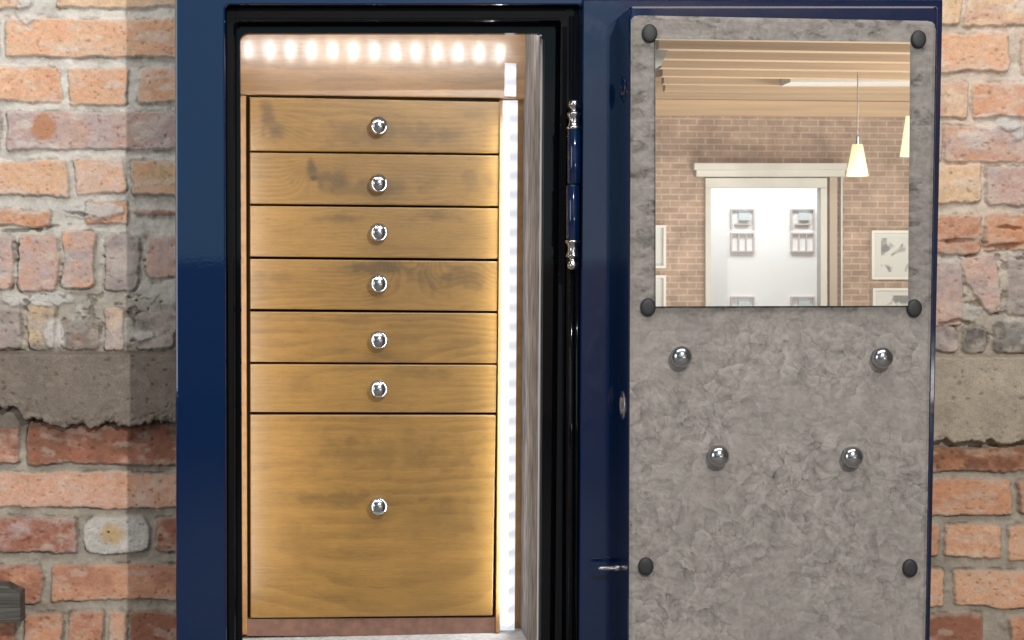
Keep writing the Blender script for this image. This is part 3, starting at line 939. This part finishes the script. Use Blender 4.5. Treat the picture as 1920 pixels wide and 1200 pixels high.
# ------------------------------------------------------------------ the room opposite, which the mirror shows
def R(px, py, Yv):
    """point of the room opposite whose mirror image the photo shows at (px, py), at virtual depth Yv"""
    p = P(px, py, Yv)
    return Vector((p.x, 2 * Y_MIR - Yv, p.z))


def rprism(bm, poly, Yv, T):
    """faces the safe; T = thickness away from it"""
    pts = [R(x, y, Yv) for x, y in poly]
    prism_w(bm, [(p.x, p.z) for p in pts], pts[0].y, pts[0].y - T)


def rrect(bm, x0, y0, x1, y1, Yv, T): rprism(bm, [(x0, y0), (x1, y0), (x1, y1), (x0, y1)], Yv, T)


YR = 9.3
mb = mat('far_brick', rough=.9, spec=.2)
tc = N(mb, 'ShaderNodeTexCoord'); mp = N(mb, 'ShaderNodeMapping'); mp.inputs['Rotation'].default_value = (math.radians(90), 0, 0)
bt = N(mb, 'ShaderNodeTexBrick', Scale=1.0)
bt.inputs['Color1'].default_value = (.41, .285, .205, 1); bt.inputs['Color2'].default_value = (.34, .228, .165, 1); bt.inputs['Mortar'].default_value = (.46, .36, .28, 1)
bt.inputs['Brick Width'].default_value = .13; bt.inputs['Row Height'].default_value = .046; bt.inputs['Mortar Size'].default_value = .006; bt.inputs['Mortar Smooth'].default_value = .3
nz = N(mb, 'ShaderNodeTexNoise', Scale=7., Detail=8, Roughness=.7); mr = N(mb, 'ShaderNodeMapRange')
mr.inputs['From Min'].default_value = .3; mr.inputs['From Max'].default_value = .7; mr.inputs['To Min'].default_value = .72; mr.inputs['To Max'].default_value = 1.3
sc = N(mb, 'ShaderNodeVectorMath', operation='SCALE')
L(mb, tc.outputs['Object'], mp.inputs[0]); L(mb, mp.outputs[0], bt.inputs['Vector']); L(mb, tc.outputs['Object'], nz.inputs['Vector'])
L(mb, nz.outputs['Fac'], mr.inputs['Value']); L(mb, bt.outputs['Color'], sc.inputs[0]); L(mb, mr.outputs[0], sc.inputs['Scale']); L(mb, sc.outputs[0], bsdf(mb).inputs['Base Color'])
bm = bmesh.new()
T = .06
zl = R(1400, 150, YR).z; zd = R(1400, 334, YR).z
x_l = R(1322, 400, YR).x; x_r = R(1552, 400, YR).x
yw = R(1400, 400, YR).y
box(bm, (.9, yw - T, 0), (x_l, yw, zd)); box(bm, (x_r, yw - T, 0), (7.5, yw, zd)); box(bm, (.9, yw - T, zd), (7.5, yw, zl))
tag(bobj('brick_wall', bm, mb), 'brown brick wall with a white doorway, reflected in the door mirror', 'wall')

trim = mat('painted_trim', (.58, .545, .48), .5); speckle(trim, (.58, .545, .48), 5, .93, 1.05)
dr = empty('door_frame', (R(1437, 600, YR).x, yw, 0))
tag(dr, 'cream painted doorway surround on the reflected brick wall', 'door frame')
bm = bmesh.new(); rrect(bm, 1302, 306, 1588, 318, YR - .12, .115); rrect(bm, 1306, 318.3, 1584, 331, YR - .08, .075); bobj('lintel', bm, trim, dr)
bm = bmesh.new(); rrect(bm, 1323, 334, 1551, 352, YR - .03, .10); bobj('head', bm, trim, dr)
bm = bmesh.new(); rrect(bm, 1323, 352.5, 1333, 800, YR - .03, .10); bobj('jamb', bm, trim, dr)
bm = bmesh.new(); rrect(bm, 1539, 352.5, 1551, 800, YR - .03, .10); bobj('jamb', bm, trim, dr)
bm = bmesh.new(); rrect(bm, 1556, 332, 1570, 800, YR - .05, .045); bobj('casing', bm, mat('casing_paint', (.42, .33, .25), .6), dr)
bm = bmesh.new(); rrect(bm, 1577, 332, 1580, 800, YR - .05, .04); tag(bobj('pipe', bm, trim), 'thin pale pipe running down the reflected brick wall beside the doorway', 'pipe')

# white house outside the doorway
white = mat('white_render', (.80, .80, .80), .8); speckle(white, (.80, .80, .80), 3, .97, 1.02)
frame_c = mat('window_frame_paint', (.52, .46, .44), .6); pane_c = mat('window_pane', (.56, .62, .65), .3)
YF = YR + 1.4
bld = empty('house', (R(1437, 600, YF).x, R(1437, 600, YF).y, 0))
tag(bld, 'white rendered house with small windows seen through the reflected doorway', 'house')
bm = bmesh.new(); rrect(bm, 1180, 60, 1700, 800, YF, .2); bobj('wall', bm, white, bld)
for wx0 in (1370, 1483):
    for wy0 in (391, 556):
        bm = bmesh.new()
        for a in ((0, 0, 45, 3), (0, 3, 3, 38), (42, 3, 45, 38), (8, 28, 36, 31)):
            rrect(bm, wx0 + a[0], wy0 + a[1], wx0 + a[2], wy0 + a[3], YF - .02, .019)
        w = bobj('window', bm, frame_c, bld)
        bm = bmesh.new(); rrect(bm, wx0 + 15, wy0 + 8, wx0 + 36, wy0 + 22, YF - .03, .028); bobj('pane', bm, pane_c, w)
        bm = bmesh.new()
        for a in ((0, 45, 45, 48), (0, 79, 45, 82), (0, 48, 3, 79), (42, 48, 45, 79), (14, 48, 16.5, 79), (28, 48, 30.5, 79)):
            rrect(bm, wx0 + a[0], wy0 + a[1], wx0 + a[2], wy0 + a[3], YF - .02, .019)
        bobj('window', bm, frame_c, bld)
pf = R(1437, 250, YF)
lamp('outdoor_light', 'AREA', (pf.x, pf.y + .7, pf.z + .5), 62, (.97, .99, 1), (pf.x, pf.y, pf.z - 1.0), shape='RECTANGLE', size=2.4, size_y=.5)

# ceiling with joists
pine = mat('pine_joist', (.60, .41, .245), .6); pine_shade = mat('shaded_pine_board', (.13, .075, .04), .7)  # board colour darkened to paint the shade between joists
for mm, bc in ((pine, (.60, .41, .245)), (pine_shade, (.13, .075, .04))):
    tc = N(mm, 'ShaderNodeTexCoord'); mp = N(mm, 'ShaderNodeMapping'); mp.inputs['Scale'].default_value = (.8, 20, 30)
    nz = N(mm, 'ShaderNodeTexNoise', Scale=1.2, Detail=6); mr = N(mm, 'ShaderNodeMapRange'); mr.inputs['To Min'].default_value = .65; mr.inputs['To Max'].default_value = 1.3
    sc = N(mm, 'ShaderNodeVectorMath', operation='SCALE'); sc.inputs[0].default_value = bc
    L(mm, tc.outputs['Object'], mp.inputs[0]); L(mm, mp.outputs[0], nz.inputs['Vector']); L(mm, nz.outputs['Fac'], mr.inputs[0]); L(mm, mr.outputs[0], sc.inputs['Scale']); L(mm, sc.outputs[0], bsdf(mm).inputs['Base Color'])
zc = R(1400, 150, YR).z
bm = bmesh.new(); box(bm, (.9, yw, zc), (7.5, -5.3, zc + .05))
ceil = tag(bobj('ceiling', bm, pine_shade), kind='structure')
zj = R(1400, 186, YR).z
for k in range(9):
    yj = yw + .42 + k * .43
    bm = bmesh.new(); box(bm, (R(1222 + (8 - k) * 2.6, 100, 2 * Y_MIR - yj).x, yj, zj), (7.5, yj + .09, zc - .002)); bobj('joist', bm, pine, ceil)
bm = bmesh.new(); box(bm, (.9, yw + .002, R(1400, 216, YR - .1).z), (7.5, yw + .1, R(1400, 188, YR - .1).z))
box(bm, (.9, yw + .002, R(1400, 187, YR - .1).z), (7.5, yw + .14, zc - .002))
tag(bobj('wall_plate', bm, pine), 'pale timber beam along the top of the reflected brick wall', 'beam')
bm = bmesh.new(); rrect(bm, 1482, 141, 1900, 154, YR - 1.2, .25)
tag(bobj('ceiling_light', bm, mat('light_batten', (.75, .70, .64), .5)), 'long pale batten under the reflected ceiling joists', 'light fitting')
bm = bmesh.new(); rprism(bm, [(1130, 60), (1268, 60), (1240, 122), (1130, 128)], YR - 2.6, .3)
tag(bobj('bulkhead', bm, mat('bulkhead_paint', (.36, .37, .35), .7)), 'pale grey bulkhead in the top left corner of the mirror', 'bulkhead')

# pendant lamps
sh = mat('lamp_shade', (.85, .75, .5), .6, emit=(1., .80, .40), estr=.80)


def pendant(px, y0, y1, wt, wb, Yv, ytop, label):
    c = R(px, y1, Yv)
    o = empty('pendant_lamp', c)
    tag(o, label, 'pendant lamp', 'pendant lamps reflected in the mirror')
    k = (Yv - CAM.y) / F
    bm = bmesh.new()
    z0 = R(px, y0, Yv).z - c.z
    lathe(bm, [(wb * k, 0), (wt * k, z0)], c, 'Z', 24); bobj('lamp_shade', bm, sh, o, smooth=True)
    bm = bmesh.new(); lathe(bm, [(wt * k * .3, 0), (wt * k * .28, .05), (.004, .06), (.004, zc - c.z - z0)], (c.x, c.y, c.z + z0 + .001), 'Z', 12)
    bobj('cord', bm, M['steel'], o)


pendant(1607.5, 271, 330, 10, 21, 7.6, 60, 'glowing cream pendant lamp hanging in front of the reflected doorway corner')
pendant(1712, 218, 293, 14, 25, 5.9, 20, 'white pendant lamp cut off by the right edge of the mirror')

# framed drawings
pf_m = mat('picture_frame_paint', (.72, .68, .60), .5); pap = mat('drawing_paper', (.70, .69, .64), .8)
ink = N(pap, 'ShaderNodeTexNoise', Scale=7., Detail=5, Distortion=1.5); tc = N(pap, 'ShaderNodeTexCoord')
cr = N(pap, 'ShaderNodeValToRGB'); cr.color_ramp.elements[0].position = .36; cr.color_ramp.elements[0].color = (.22, .21, .2, 1)
cr.color_ramp.elements[1].position = .47; cr.color_ramp.elements[1].color = (.62, .61, .56, 1)
L(pap, tc.outputs['Object'], ink.inputs['Vector']); L(pap, ink.outputs['Fac'], cr.inputs[0]); L(pap, cr.outputs[0], bsdf(pap).inputs['Base Color'])
plain = mat('mount_card', (.62, .61, .56), .8)
for x0, y0, x1, y1, lab, ip in ((1635, 432, 1722, 524, 'framed grey ink sketch, upper of the two at the right side of the mirror', pap),
                                (1637, 540, 1722, 632, 'framed sketch cut off by the bottom right edge of the mirror', pap),
                                (1180, 422, 1249, 503, 'narrow slice of a pale picture, upper one at the left edge of the mirror', plain),
                                (1180, 516, 1249, 600, 'narrow slice of a pale picture, lower one at the left edge of the mirror', plain)):
    c = R((x0 + x1) / 2, y1, YR - .04)
    o = empty('picture', c); tag(o, lab, 'picture', 'pictures on the reflected brick wall')
    bm = bmesh.new()
    for a in ((x0, y0, x1, y0 + 5), (x0, y1 - 5, x1, y1), (x0, y0 + 5, x0 + 5, y1 - 5), (x1 - 5, y0 + 5, x1, y1 - 5)):
        rrect(bm, *a, YR - .04, .038)
    bobj('frame', bm, pf_m, o)
    bm = bmesh.new(); rrect(bm, x0 + 5, y0 + 5, x1 - 5, y1 - 5, YR - .02, .018); bobj('mount', bm, plain, o)
    if ip is pap:
        bm = bmesh.new(); rrect(bm, x0 + 17, y0 + 14, x1 - 10, y1 - 14, YR - .022, .0015); bobj('drawing', bm, pap, o)
# unseen fill lamps added to light the wall opposite
lamp('room_fill', 'AREA', (3.1, -6.3, .45), 40, (1, .97, .93), (2.8, yw, 1.6), shape='RECTANGLE', size=2.0, size_y=.8)
lamp('room_fill', 'AREA', (3.3, -8.4, .35), 48, (1, .97, .93), (3.0, -7.6, 2.2), shape='RECTANGLE', size=2.4, size_y=.5)

lamp('room_fill', 'AREA', (5.4, -6.4, CAM.z + .75), 62, (1, .96, .90), (2.6, yw, CAM.z + .55), shape='RECTANGLE', size=1.2, size_y=.6)
